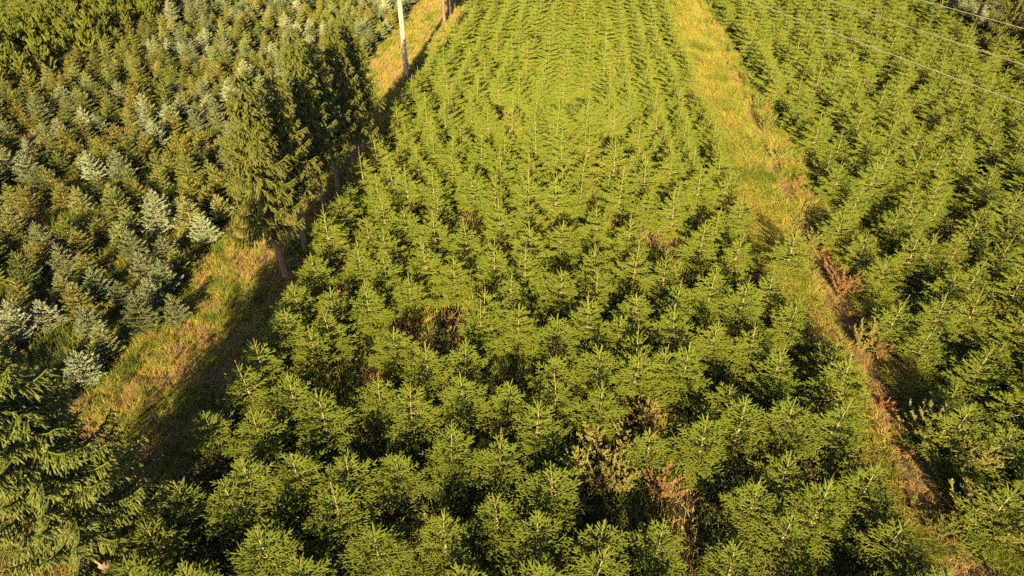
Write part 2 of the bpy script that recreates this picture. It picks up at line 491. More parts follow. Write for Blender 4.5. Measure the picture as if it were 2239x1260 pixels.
def norway(seed, H, rad=1.75, bare=1.5):
    """tall spruce with hanging combs of branchlets under upturned branches"""
    r = random.Random(seed)
    crown, trunk = Soup(), Soup()
    ax = lambda z: np.array([0.10 * math.sin(z * .6 + seed), 0.08 * math.sin(z * .5 + 2 * seed), z]) - np.array([0.10 * math.sin(seed), 0.08 * math.sin(2 * seed), 0])
    tz = np.linspace(0, H, 16)
    tr = 0.012 + 0.145 * (1 - tz / H) ** 1.25
    tr[0] *= 1.25
    trunk.chain([ax(z) for z in tz], tr, 0, 10)
    A0, A1, Ar0, Ar1 = [], [], [], []
    B0, B1, BU, BT = [], [], [], []
    z = bare
    while z < H - 0.15:
        f = (z - bare) / (H - bare)
        nb = r.randint(5, 7)
        ph = r.uniform(0, 6.28)
        for b in range(nb):
            az = ph + 6.283 * b / nb + r.uniform(-.3, .3)
            L = (rad * (1 - f) ** 0.75 + 0.12) * r.uniform(0.72, 1.16)
            e0 = R(50 * f - 14 + r.uniform(-8, 8))
            sag = (0.26 * (1 - f) + 0.02) * L
            h = np.array([math.cos(az), math.sin(az), 0.0]); sd = np.array([-h[1], h[0], 0.0])
            base = ax(z + r.uniform(-.1, .1))
            n = max(3, int(L / 0.060))
            cu = r.uniform(-.18, .18)
            pts = []
            for i in range(n + 1):
                t = i / n
                pts.append(base + h * (L * t * math.cos(e0)) + sd * (cu * L * t * t) + np.array([0, 0, L * t * math.sin(e0) - sag * 2.0 * t + sag * 2.6 * t ** 2.6]))
            for i in range(n):
                t = (i + 1) / n
                p0, p1 = pts[i], pts[i + 1]
                A0.append(p0); A1.append(p1)
                Ar0.append(0.005 + 0.016 * (1 - i / n) * min(1, L)); Ar1.append(0.005 + 0.016 * (1 - t) * min(1, L))
                dd = nz(p1 - p0)
                if t > 0.08:
                    B0.append(p0); B1.append(p1); BU.append((0, 0, 1)); BT.append(min(1, 0.45 + 0.6 * t))
                if t < 0.05:
                    continue
                for sg in (-1, 1):
                    if r.random() > 0.9:
                        continue
                    ll = (0.16 + 0.42 * (1 - t) * (1 - 0.55 * f) + 0.10 * (t < 0.85)) * r.uniform(0.65, 1.25) * (0.6 + 0.4 * min(1, L))
                    v = nz(dd * r.uniform(.35, .7) + sd * sg * r.uniform(.35, .75) + np.array([0, 0, -r.uniform(0.15, 0.55)]))
                    q = p1
                    m = 3
                    for j in range(m):
                        q1 = q + v * ll / m
                        B0.append(q); B1.append(q1); BU.append((0.1, 0.1, 1)); BT.append(0.25 + 0.28 * j + r.uniform(-.1, .15))
                        if j < m - 1 and ll > 0.22:
                            w = nz(v + sd * r.choice((-.7, .7)) + h * r.uniform(-.2, .5))
                            B0.append(q1); B1.append(q1 + w * ll * r.uniform(.2, .34)); BU.append((0.1, 0.1, 1)); BT.append(0.7 + r.uniform(-.15, .25))
                        v = nz(v + np.array([0, 0, -0.62 * (1 - 0.5 * f)]))
                        q = q1
        z += 0.31 * (1 - 0.35 * f) * r.uniform(0.85, 1.15)
    A0, A1 = np.array(A0), np.array(A1)
    crown.tubes(A0, A1, np.array(Ar0), np.array(Ar1), 1, 4)
    crown.sheath(np.array(B0), np.array(B1), np.array(BU, float), .017, .8, 0, np.clip(np.array(BT), 0, 1), 5)
    crown.needles(np.array(B0), np.array(B1), np.array(BU, float), 16, .040, .011, R(40), False, np.clip(np.array(BT), 0, 1))
    p = ax(H)
    crown.needles(np.array([p - np.array([0, 0, .4])]), np.array([p]), np.array([[0, 1.0, 0]]), 60, .03, .01, R(40), False, 1.0)
    return crown, trunk


# ------------------------------------------------------------------ object helpers
def tag(o, label=None, cat=None, group=None, kind=None):
    if label: o['label'] = label
    if cat: o['category'] = cat
    if group: o['group'] = group
    if kind: o['kind'] = kind
    return o


def link_mesh(name, me, parent=None):
    o = bpy.data.objects.new(name, me)
    col.objects.link(o)
    if parent is not None:
        o.parent = parent
    return o


def empty(name, loc, rz=0.0, sc=1.0, tilt=(0, 0)):
    o = bpy.data.objects.new(name, None)
    o.empty_display_size = 0.2
    o.location = loc
    o.rotation_euler = (tilt[0], tilt[1], rz)
    o.scale = (sc, sc, sc) if not isinstance(sc, tuple) else sc
    col.objects.link(o)
    return o


# ------------------------------------------------------------------ prototypes
def proto(kind, seed, mats, **kw):
    c, t, l = conifer(kind, seed, **kw)
    return dict(H=kw['H'], crown=c, trunk=t, leader=l, mats=mats)


class Kind:
    """a kind of young tree: its part meshes, and one joined mesh per prototype for the far mass"""
    def __init__(s, name, kind, leaf, twig, stem, specs):
        s.name = name
        s.parts, s.joined, s.H, s.twin = [], [], [], []
        for q, kw in enumerate(specs):
            c, t, l = conifer(kind, 100 * len(name) + q, **kw)
            s.H.append(kw['H']); s.twin.append(kw.get('twin', False))
            s.parts.append((c.mesh(name + '_crown', [leaf, twig]), t.mesh(name + '_trunk', [stem], True), l.mesh(name + '_leader', [leaf, stem])))
            j = Soup()
            for so, mm in ((c, {0: 0, 1: 1}), (t, {0: 2}), (l, {0: 0, 1: 2})):
                V = np.concatenate(so.v); T = np.concatenate(so.t); m = np.concatenate(so.m); A = np.concatenate(so.a)
                j.v.append(V); j.t.append(T + j.n); j.m.append(np.array([mm[x] for x in (0, 1) if x in mm] + [0])[np.minimum(m, len(mm) - 1)].astype(np.int32)); j.a.append(A)
                j.n += len(V)
            s.joined.append(j.mesh(name + '_whole', [leaf, twig, stem]))


FIR = Kind('young_fir', 'fir', M['fir'], M['twig'], M['stem'], [
    dict(H=2.0, lead=.42), dict(H=2.15, lead=.50, spread=1.02), dict(H=1.85, lead=.36, spread=1.08), dict(H=2.05, lead=.46, spread=.92),
    dict(H=1.95, lead=.36, spread=1.0, twin=True), dict(H=2.1, lead=.44, spread=1.06), dict(H=1.72, lead=.30, spread=.98, years=6), dict(H=1.9, lead=.38, spread=1.12)])
OLIVE = Kind('young_spruce', 'spruce', M['olive'], M['dark_twig'], M['rusty_twig'], [
    dict(H=1.5, lead=.24, spread=.92), dict(H=1.65, lead=.28, spread=.98), dict(H=1.3, lead=.20, spread=.95), dict(H=1.4, lead=.26, spread=.82), dict(H=1.15, lead=.17, spread=.9, years=5)])
BLUE = Kind('blue_spruce', 'spruce', M['blue'], M['twig'], M['stem'], [
    dict(H=1.45, lead=.22, spread=.95), dict(H=1.65, lead=.26, spread=1.02), dict(H=1.25, lead=.18, spread=.92), dict(H=1.35, lead=.22, spread=.85)])
PINE = Kind('young_pine', 'pine', M['pine'], M['twig'], M['stem'], [
    dict(H=2.2, lead=.32, years=5), dict(H=2.4, lead=.34, years=5, spread=1.1), dict(H=2.0, lead=.30, years=5, spread=.95)])

# ------------------------------------------------------------------ where the young trees stand
TIPS = [(894,840),(984,927),(1097,945),(857,996),(753,996),(1113,835),(1216,820),(1314,837),(1206,1022),(1083,1088),(966,1115),(819,1155),
 (1320,1141),(1450,1135),(1316,1195),(1179,1239),(1428,935),(1010,812),(820,815),(830,542),(894,598),(799,614),(857,715),(931,750),
 (1048,661),(1135,660),(1060,628),(1222,685),(1229,587),(1232,484),(1155,537),(1162,487),(1306,534),(1304,588),(1308,443),
 (1393,638),(1489,611),(1402,716),(1313,755),(1402,762),(1216,770),(1395,530),(1386,474),(1460,554),(778,524),(948,464),(991,557),(1018,474),
 (1090,437),(1082,520),(926,527),(887,450),(834,420),(802,474),(1487,665),(1462,762),(447,897),(549,895),(690,857),(526,1001),(637,994),
 (379,1061),(481,1051),(720,1061),(318,1142),(563,1152),(265,1225),(392,1239),(650,1225),(680,552),(635,616),(616,670),(719,628),(707,678),
 (670,711),(548,738),(518,790),(626,812),(1540,480),(1624,510),(1570,584),(1642,608),(1748,648),(1570,701),(1661,708),(1716,757),(1515,752),
 (1518,798),(1738,870),(1636,870),(1552,907),(1604,840),(1855,877),(1661,1058),(1818,1046),(1726,1123),(1617,1198),(1920,1017),(1987,1138)]
TIPS_R = [(1852,460),(1971,450),(2011,440),(2019,500),(2068,420),(1900,504),(1949,560),(2053,504),(2103,580),(2155,564),(1984,644),(2078,644),
 (2046,711),(2173,768),(2160,628),(2100,843),(2138,877),(2225,1071),(2225,930)]
BLUES = [(74,658),(7,655),(120,530),(327,432),(164,768),(69,484),(313,608),(286,640),(372,640),(305,200),(121,258),(50,300),(248,325),(419,241),
 (465,235),(482,325),(446,60),(419,84),(540,10),(586,10),(620,25),(576,84),(390,90),(310,235),(330,260),(40,330)]
GAPS = [(2.69, 12.69, .8), (1.9, 11.2, 1.25), (2.78, 10.5, .95), (2.2, 9.9, .7), (-3.97, 15.86, .8), (1.42, 16.4, .55), (-3.2, 17.6, .5)]


class Plot:
    def __init__(s):
        s.cell = {}
        s.items = []

    def free(s, x, y, dmin):
        cx, cy = int(x // 1.5), int(y // 1.5)
        for i in (-1, 0, 1):
            for j in (-1, 0, 1):
                for (a, b) in s.cell.get((cx + i, cy + j), ()):
                    if (a - x) ** 2 + (b - y) ** 2 < dmin * dmin:
                        return False
        return True

    def put(s, x, y, kind, block, sc):
        s.cell.setdefault((int(x // 1.5), int(y // 1.5)), []).append((x, y))
        s.items.append((x, y, kind, block, sc))


plot = Plot()
pr = random.Random(5)


def from_tip(u, v, kind, block, dmin=0.55):
    q = pr.randrange(len(kind.H)); sc = pr.uniform(.93, 1.08)
    p = ground_at(u, v, kind.H[q] * sc - 0.02)
    if plot.free(p[0], p[1], dmin):
        plot.put(p[0], p[1], (kind, q), block, sc)


for u, v in TIPS: from_tip(u, v, FIR, 'centre')
for u, v in TIPS_R: from_tip(u, v, FIR, 'right')
for u, v in BLUES: from_tip(u, v, BLUE, 'left')


def in_view(x, y, m):
    for z in (0.3, 2.0):
        u, v, zc = project(x, y, z)
        if zc > 0 and -m < u < 2239 + m and -m < v < 1260 + m:
            return True
    return False


def fill(x0, x1, y0, y1, dx, dy, choose, block, dmin, jit=.22):
    nx, ny = int((x1 - x0) / dx) + 1, int((y1 - y0) / dy) + 1
    for i in range(nx):
        off = pr.uniform(0, dy)
        for j in range(ny):
            x = x0 + (x1 - x0) * i / max(1, nx - 1) + pr.gauss(0, jit * .6)
            y = y0 + off + j * dy + pr.gauss(0, jit)
            if not in_view(x, y, 260) or y < 3.5:
                continue
            if any((x - a) ** 2 + (y - b) ** 2 < c * c for a, b, c in GAPS):
                continue
            k = choose(x, y)
            if k is None or not plot.free(x, y, dmin):
                continue
            plot.put(x, y, (k, pr.randrange(len(k.H))), block, pr.choice((pr.uniform(.9, 1.12), pr.uniform(.78, 1.1), pr.uniform(.95, 1.2))))


def pick_left(x, y):
    b = vnoise(x, y, 4.0) * .75 + vnoise(x + 9, y - 4, 1.6) * .25
    near = max(0.0, 1 - (-14.2 - x) / 5.0) if y > 30 else 0
    if pr.random() < 0.11:
        return None
    return BLUE if b + .32 * near + pr.uniform(-.3, .3) > .66 else OLIVE


edge_l = lambda y: -13.95 + .35 * (vnoise(y, 3.3, 3.0) - .5)
fill(-9.05, 8.3, 4.0, 74.0, 1.18, 1.72, lambda x, y: None if pr.random() < .05 or (y > 21 and x > 7.5) or (y > 46 and x < -8.9) else FIR, 'centre', 1.08)
fill(12.15, 29.2, 4.0, 76.0, 1.18, 1.72, lambda x, y: None if pr.random() < .06 else FIR, 'right', 1.08)
fill(32.5, 43.0, 40.0, 78.0, 1.15, 1.1, lambda x, y: BLUE if x < 36 else FIR, 'far right', .9)
fill(-32.6, -14.5, 4.0, 74.0, 1.06, 1.12, pick_left, 'left', .84, .22)
fill(-41.5, -33.5, 24.0, 78.0, 1.4, 1.35, lambda x, y: PINE, 'pines', 1.0, .25)
fill(-60.0, -42.8, 34.0, 78.0, 1.18, 1.7, lambda x, y: FIR, 'far left', .9)

# ------------------------------------------------------------------ the nearest 300 of a kind as things, the rest as one mass of that kind
ORD = ['zeroth', 'first', 'second', 'third', 'fourth', 'fifth', 'sixth', 'seventh', 'eighth', 'ninth', 'tenth', 'eleventh', 'twelfth', 'thirteenth', 'fourteenth',
       'fifteenth', 'sixteenth', 'seventeenth', 'eighteenth', 'nineteenth', 'twentieth']
TENS = {20: 'twenty', 30: 'thirty', 40: 'forty', 50: 'fifty', 60: 'sixty'}


def ordinal(n):
    if n <= 20: return ORD[n]
    t = n // 10 * 10
    return {30: 'thirtieth', 40: 'fortieth', 50: 'fiftieth', 60: 'sixtieth'}[n] if n == t else TENS[t] + '-' + ORD[n - t]


rows = {}
for it in plot.items:
    x, y, (kd, q), blk, sc = it
    u, v, zc = project(x, y, kd.H[q] * sc)
    vis = -10 < u < 2249 and -10 < v < 1262
    if blk == 'centre':
        if x < -.5: key = ('c', int((x + 9.65) // 1.18) + 1, 'right of the grassy path')
        else: key = ('d', int((8.9 - x) // 1.18) + 1, 'left of the brown track')
    elif blk == 'right': key = ('r', int((x - 11.56) // 1.18) + 1, 'right of the brown track')
    elif blk == 'left': key = ('l', int((-14.05 - x) // 1.08) + 1, 'left of the grassy path')
    elif blk == 'pines': key = ('p', int((-32.8 - x) // 1.4) + 1, 'into the pine block')
    else: key = ('o', 0, '')
    if key[0] != 'o': key = (key[0], max(1, key[1]), key[2])
    rows.setdefault(key, []).append((y, vis, zc, it))
records = {}
for key, lst in rows.items():
    lst.sort(key=lambda a: a[0])
    n = 0
    for y, vis, zc, it in lst:
        if vis: n += 1
        records.setdefault(it[2][0].name, []).append((0 if vis and key[0] != 'o' else 1, zc, key, n, it))

NOUN = dict(young_fir=('young fir', 'fir', 'young firs planted in rows'), young_spruce=('olive spruce', 'spruce', 'olive young spruces left of the grassy path'),
            blue_spruce=('silvery spruce', 'spruce', 'silvery blue spruces among the olive ones'), young_pine=('bushy pine', 'pine', 'bushy young pines at upper left'))
MASS = dict(young_fir='fir_plantation', young_spruce='olive_spruce_plantation', blue_spruce='blue_spruce_plantation', young_pine='pine_plantation')
tr_ = random.Random(21)
proto_cols = {}
for K in (FIR, OLIVE, BLUE, PINE):
    recs = sorted(records[K.name], key=lambda a: (a[0], a[1]))
    near = [a for a in recs[:300] if a[0] == 0]
    rest = recs[len(near):]
    protos = {}
    for _, zc, key, n, (x, y, (kd, q), blk, sc) in near:
        t = empty(K.name, (x, y, 0), tr_.uniform(0, 6.283), (sc * tr_.uniform(.94, 1.08), sc * tr_.uniform(.94, 1.08), sc), (tr_.gauss(0, .025), tr_.gauss(0, .025)))
        h = K.H[q] * sc
        adj = 'forked' if K.twin[q] else 'tall' if h > K.H[0] * 1.1 else 'low' if h < K.H[0] * .88 else 'mid-sized'
        noun, cat, grp = NOUN[K.name]
        place = f'{ordinal(n)} from the front, {ordinal(key[1])} row {key[2]}'
        tag(t, f'{adj} {noun}, {place}', cat, grp)
        if q not in protos:
            protos[q] = [link_mesh(nm, me, t) for nm, me in zip(('crown', 'trunk', 'leader_shoot'), K.parts[q])]
        else:
            for c in protos[q]:
                d = c.copy(); col.objects.link(d); d.parent = t
    if not rest:
        continue
    # the far trees: one object, instanced on points
    coll = bpy.data.collections.new(K.name + '_far')
    for me in K.joined:
        coll.objects.link(bpy.data.objects.new(K.name + '_far', me))
    me = bpy.data.meshes.new(MASS[K.name])
    pts = np.array([(a[4][0], a[4][1], 0) for a in rest], np.float32)
    me.vertices.add(len(pts)); me.vertices.foreach_set('co', pts.ravel())
    at = me.attributes.new('spin', 'FLOAT_VECTOR', 'POINT')
    at.data.foreach_set('vector', np.array([(tr_.gauss(0, .025), tr_.gauss(0, .025), tr_.uniform(0, 6.28)) for _ in rest], np.float32).ravel())
    at = me.attributes.new('size', 'FLOAT', 'POINT')
    at.data.foreach_set('value', np.array([a[4][4] for a in rest], np.float32))
    at = me.attributes.new('pick', 'INT', 'POINT')
    at.data.foreach_set('value', np.array([a[4][2][1] for a in rest], np.int32))
    o = link_mesh(MASS[K.name], me)
    tag(o, kind='stuff')
    ng = bpy.data.node_groups.new(MASS[K.name], 'GeometryNodeTree')
    ng.interface.new_socket('Geometry', in_out='INPUT', socket_type='NodeSocketGeometry')
    ng.interface.new_socket('Geometry', in_out='OUTPUT', socket_type='NodeSocketGeometry')
    gi, go = ng.nodes.new('NodeGroupInput'), ng.nodes.new('NodeGroupOutput')
    ci = ng.nodes.new('GeometryNodeCollectionInfo')
    ci.inputs['Collection'].default_value = coll
    ci.inputs['Separate Children'].default_value = True
    ci.inputs['Reset Children'].default_value = True
    ip = ng.nodes.new('GeometryNodeInstanceOnPoints')
    ip.inputs['Pick Instance'].default_value = True

    def attr(nm, dt):
        n_ = ng.nodes.new('GeometryNodeInputNamedAttribute'); n_.data_type = dt; n_.inputs['Name'].default_value = nm
        return n_.outputs['Attribute']
    er = ng.nodes.new('FunctionNodeEulerToRotation')
    ng.links.new(attr('spin', 'FLOAT_VECTOR'), er.inputs[0])
    ng.links.new(gi.outputs[0], ip.inputs['Points'])
    ng.links.new(ci.outputs[0], ip.inputs['Instance'])
    ng.links.new(attr('pick', 'INT'), ip.inputs['Instance Index'])
    ng.links.new(er.outputs[0], ip.inputs['Rotation'])
    ng.links.new(attr('size', 'FLOAT'), ip.inputs['Scale'])
    ng.links.new(ip.outputs[0], go.inputs[0])
    md = o.modifiers.new('far trees', 'NODES')
    md.node_group = ng

# ------------------------------------------------------------------ ground, path, track
def sheet(name, xs_lo, xs_hi, y0, y1, z, mat, nx=6, dy=.5):
    ny = int((y1 - y0) / dy) + 1
    ys = np.linspace(y0, y1, ny)
    t = np.linspace(0, 1, nx)
    X = xs_lo(ys)[:, None] * (1 - t) + xs_hi(ys)[:, None] * t
    V = np.stack([X, np.repeat(ys[:, None], nx, 1), np.full_like(X, z)], -1).reshape(-1, 3)
    i, j = np.meshgrid(np.arange(ny - 1), np.arange(nx - 1), indexing='ij')
    a = (i * nx + j).ravel()
    s = Soup()
    s.add(V, np.concatenate([np.stack([a, a + 1, a + nx + 1], 1), np.stack([a, a + nx + 1, a + nx], 1)]), 0, 0.5, 0.5)
    return tag(link_mesh(name, s.mesh(name, [mat])), kind='structure')


c_ = lambda v: (lambda y: np.full_like(y, v))
sheet('ground', c_(-700.), c_(700.), -500., 1200., 0.0, M['soil'], 60, 20.)
PL = lambda y: -13.9 + .7 * (vnoise(y, y * 0 + 2.2, 2.2) - .5)
PR_ = lambda y: -9.75 + .5 * (vnoise(y, y * 0 + 8.2, 1.8) - .5)
sheet('grass_path', PL, PR_, -12., 110., 0.004, M['path'])
TL = lambda y: 8.85 - 1.05 * np.clip((y - 17) / 8, 0, 1) + .9 * np.clip((y - 46) / 14, 0, 1) + .5 * (vnoise(y, y * 0 + 5.1, 2.5) - .5)
TR_ = lambda y: 11.35 + .5 * (vnoise(y, y * 0 + 6.4, 2.2) - .5)
TC = lambda y: 10.05 + .35 * (vnoise(y, y * 0 + 1.4, 6.0) - .5) + .012 * (y - 20).clip(0)
sheet('grass_verge', TL, TR_, -12., 110., 0.004, M['path'])
sheet('dirt_track', lambda y: TC(y) - .22 - .2 * vnoise(y, y * 0 + 4, 1.3), lambda y: TC(y) + .22 + .25 * vnoise(y, y * 0 + 9, 1.1), -12., 110., 0.009, M['track'])


def blades(s, x, y, h, lean, az, w, tint, tw=None):
    """bent grass blades: base pair, middle pair, tip"""
    n = len(x)
    b = np.stack([x, y, np.zeros(n)], 1)
    d = np.stack([np.cos(az), np.sin(az), np.zeros(n)], 1)
    m = b + d * (lean * .35 * h)[:, None] + np.array([0, 0, 1.0]) * (h * .62)[:, None]
    t = b + d * (lean * h)[:, None] + np.array([0, 0, 1.0]) * (h * (1 - .25 * lean).clip(.2))[:, None]
    a2 = rng.random(n) * 6.283
    wv = np.stack([np.cos(a2), np.sin(a2), np.zeros(n)], 1) * (w * .5)[:, None]
    V = np.stack([b - wv, b + wv, m - wv * .8, m + wv * .8, t], 1)
    T = (np.array([[0, 1, 3], [0, 3, 2], [2, 3, 4]])[None] + (np.arange(n) * 5)[:, None, None]).reshape(-1, 3)
    s.add(V.reshape(-1, 3), T, 0, np.repeat(tint, 5), np.repeat(rng.random(n), 5))


def scatter(x0, x1, y0, y1, dens_near, dens_far):
    n = int((x1 - x0) * (y1 - y0) * dens_near)
    x = rng.uniform(x0, x1, n); y = rng.uniform(y0, y1, n)
    f = np.clip((y - 12) / 45, 0, 1)
    k = rng.random(n) < (dens_near * (1 - f) + dens_far * f) / dens_near
    return x[k], y[k]


def clump(x, y, size, k=.75):
    """draw blades toward the middle of their tuft"""
    cx = (np.floor(x / size) + .5) * size; cy = (np.floor(y / size) + .5) * size
    ox = (vnoise(cx * 7.3, cy * 5.1) - .5) * size; oy = (vnoise(cx * 3.7 + 40, cy * 9.1) - .5) * size
    return x + (cx + ox - x) * k * rng.random(len(x)), y + (cy + oy - y) * k * rng.random(len(x))


# left: dry heath grass
s = Soup()
x, y = scatter(-14.6, -9.4, 4.0, 76.0, 850, 330)
k = (x > PL(y) - .35 * rng.random(len(x))) & (x < PR_(y) + .4 * rng.random(len(x)))
x, y = clump(x[k], y[k], .32, .6)
t = np.clip(.48 + .9 * (fbm(x, y, 1.7) - .5) + .8 * (vnoise(x, y, .4) - .5) + rng.normal(0, .12, len(x)), .08, .95)
h = (.13 + .30 * vnoise(x, y, .5) ** 1.5 + .10 * rng.random(len(x)))
blades(s, x, y, h, rng.uniform(.2, 1.0, len(x)), rng.random(len(x)) * 6.283, rng.uniform(.006, .013, len(x)), t)
tag(link_mesh('dry_grass', s.mesh('dry_grass', [M['grass']])), kind='stuff')

# right: long lodged grass left of the track, short dead grass on it, green mix beyond
s = Soup()
x, y = scatter(7.2, 11.9, 4.0, 78.0, 1000, 420)
dc = x - TC(y)
keep = (x > TL(y) - .5 * rng.random(len(x))) & (x < TR_(y) + .4 * rng.random(len(x))) & ((np.abs(dc) > .3) | (rng.random(len(x)) < .6))
x, y, dc = x[keep], y[keep], dc[keep]
x, y = clump(x, y, .42, .85)
far0 = np.clip((y - 18) / 12, 0, 1)
on = np.abs(dc + .1 * (1 - far0)) < .34 + .22 * (1 - far0) + .5 * (vnoise(x, y, .8) - .5)
right = (dc > .4) & ~on
far = np.clip((y - 14) / 14, 0, 1)
t = np.where(on, .80 + .5 * (fbm(x, y, .8) - .5), np.where(right, .30 + 1.1 * (fbm(x, y, 1.2) - .5), np.clip(.38 + .5 * (fbm(x, y, 1.3) - .5) + .45 * (vnoise(x * 1.5, y * .6, .3) - .5) + .12 * (1 - far), .1, .62)))
t = np.clip(t + rng.normal(0, .08, len(x)), 0.03, 1)
h = np.where(on, .07 + .12 * rng.random(len(x)) + .25 * vnoise(x, y, .45) ** 2, np.where(right, .15 + .45 * vnoise(x, y, .6), .18 + (.22 + .8 * far) * vnoise(x, y, .5) ** 1.3 + .2 * rng.random(len(x))))
az = np.where(on, rng.random(len(x)) * 6.283, R(235) + rng.normal(0, .9, len(x)))
blades(s, x, y, h * np.where(on, 1, 1.35), rng.uniform(.35, 1.25, len(x)), az, rng.uniform(.007, .016, len(x)), t)
tag(link_mesh('long_grass', s.mesh('long_grass', [M['grass']])), kind='stuff')

# weeds and grasses under and between the young trees
s = Soup()
x, y = scatter(-34., 18., 4.0, 48.0, 150, 50)
k = ~(((x > -13.6) & (x < -9.9)) | ((x > 9.0) & (x < 11.1)))
x, y = x[k], y[k]
n = len(x)
f = fbm(x, y, 2.3)
t = np.clip(.22 + 1.2 * (f - .5) + .5 * (vnoise(x + 5, y, .5) - .5) + .6 * (vnoise(x - 11, y + 4, 1.1) > .72), 0, .9)
gap = np.zeros(n)
for a, b, c in GAPS:
    gap = np.maximum(gap, np.clip(1.4 - np.hypot(x - a, y - b) / c, 0, 1))
h = .10 + .34 * vnoise(x, y, .9) ** 1.6 + .2 * rng.random(n) + .25 * gap * rng.random(n)
blades(s, x, y, h, rng.uniform(.2, 1.1, n), rng.random(n) * 6.283, rng.uniform(.008, .018, n), t)
# leafy herbs
x, y = scatter(-34., 18., 4.0, 36.0, 130, 30)
k = (~(((x > -13.6) & (x < -9.9)) | ((x > 9.0) & (x < 11.1)))) & (vnoise(x, y, 1.3) > .42)
x, y = clump(x[k], y[k], .4, .5)
n = len(x)
z = .05 + .42 * rng.random(n) * vnoise(x, y, 1.1)
c0 = np.stack([x, y, z], 1)
u_ = norm(rng.normal(size=(n, 3)) * np.array([1, 1, .35])); v_ = norm(np.cross(u_, norm(rng.normal(size=(n, 3)) * .5 + np.array([0, 0, 1.0]))))
L_ = rng.uniform(.03, .075, n)[:, None]
V = np.stack([c0, c0 + u_ * L_ * .5 + v_ * L_ * .28, c0 + u_ * L_, c0 + u_ * L_ * .5 - v_ * L_ * .28], 1)
T = (np.array([[0, 1, 2], [0, 2, 3]])[None] + (np.arange(n) * 4)[:, None, None]).reshape(-1, 3)
s.add(V.reshape(-1, 3), T, 0, np.repeat(np.clip(.12 + .5 * (vnoise(x, y, 1.0) - .3) + rng.normal(0, .06, n), 0, .8), 4), np.repeat(rng.random(n), 4))
tag(link_mesh('undergrowth', s.mesh('undergrowth', [M['grass']])), kind='stuff')


# ------------------------------------------------------------------ tall weeds: one plant, one thing
def weed_meshes(seed, H, n_stem, spread, tint, leafy=1.0):
    r = random.Random(seed)
    st, lf = Soup(), Soup()
    A0, A1, U, T_ = [], [], [], []
    for i in range(n_stem):
        az = r.uniform(0, 6.283); e = r.uniform(.05, 1) ** .7 * spread
        hh = H * r.uniform(.65, 1.1)
        p = np.array([r.uniform(-.09, .09), r.uniform(-.09, .09), 0])
        d = nz(np.array([math.cos(az) * e * .8, math.sin(az) * e * .8, 1.0]))
        pts = [p]
        for j in range(6):
            q = p + d * hh / 6
            pts.append(q)
            if j > 0:
                for _ in range(r.randint(2, 4) if j < 5 else 2):
                    a = r.uniform(0, 6.283)
                    b = nz(d * r.uniform(.7, 1.3) + np.array([math.cos(a), math.sin(a), r.uniform(0, .3)]) * .7)
                    s0 = p + (q - p) * r.random()
                    s1 = s0 + b * hh * r.uniform(.10, .20) * (1.1 - .09 * j)
                    A0.append(s0); A1.append(s1); U.append((0.3, .2, 1)); T_.append(np.clip(tint + r.uniform(-.10, .10) + .03 * j, 0, 1))
            d = nz(d + np.array([math.cos(az), math.sin(az), -.2]) * .06 * e + np.array([r.uniform(-.05, .05), r.uniform(-.05, .05), 0]))
            p = q
        A0.append(pts[-2]); A1.append(pts[-1]); U.append((0.3, .2, 1)); T_.append(min(1, tint + .1))
        st.chain(pts, np.linspace(.006, .0025, 7), 0, 4)
    A0, A1 = np.array(A0), np.array(A1)
    st.tubes(A0, A1, .0025, .0015, 0, 3)
    lf.needles(A0, A1, np.array(U, float), int(20 * leafy), .045, .017, R(44), False, np.array(T_))
    return st, lf


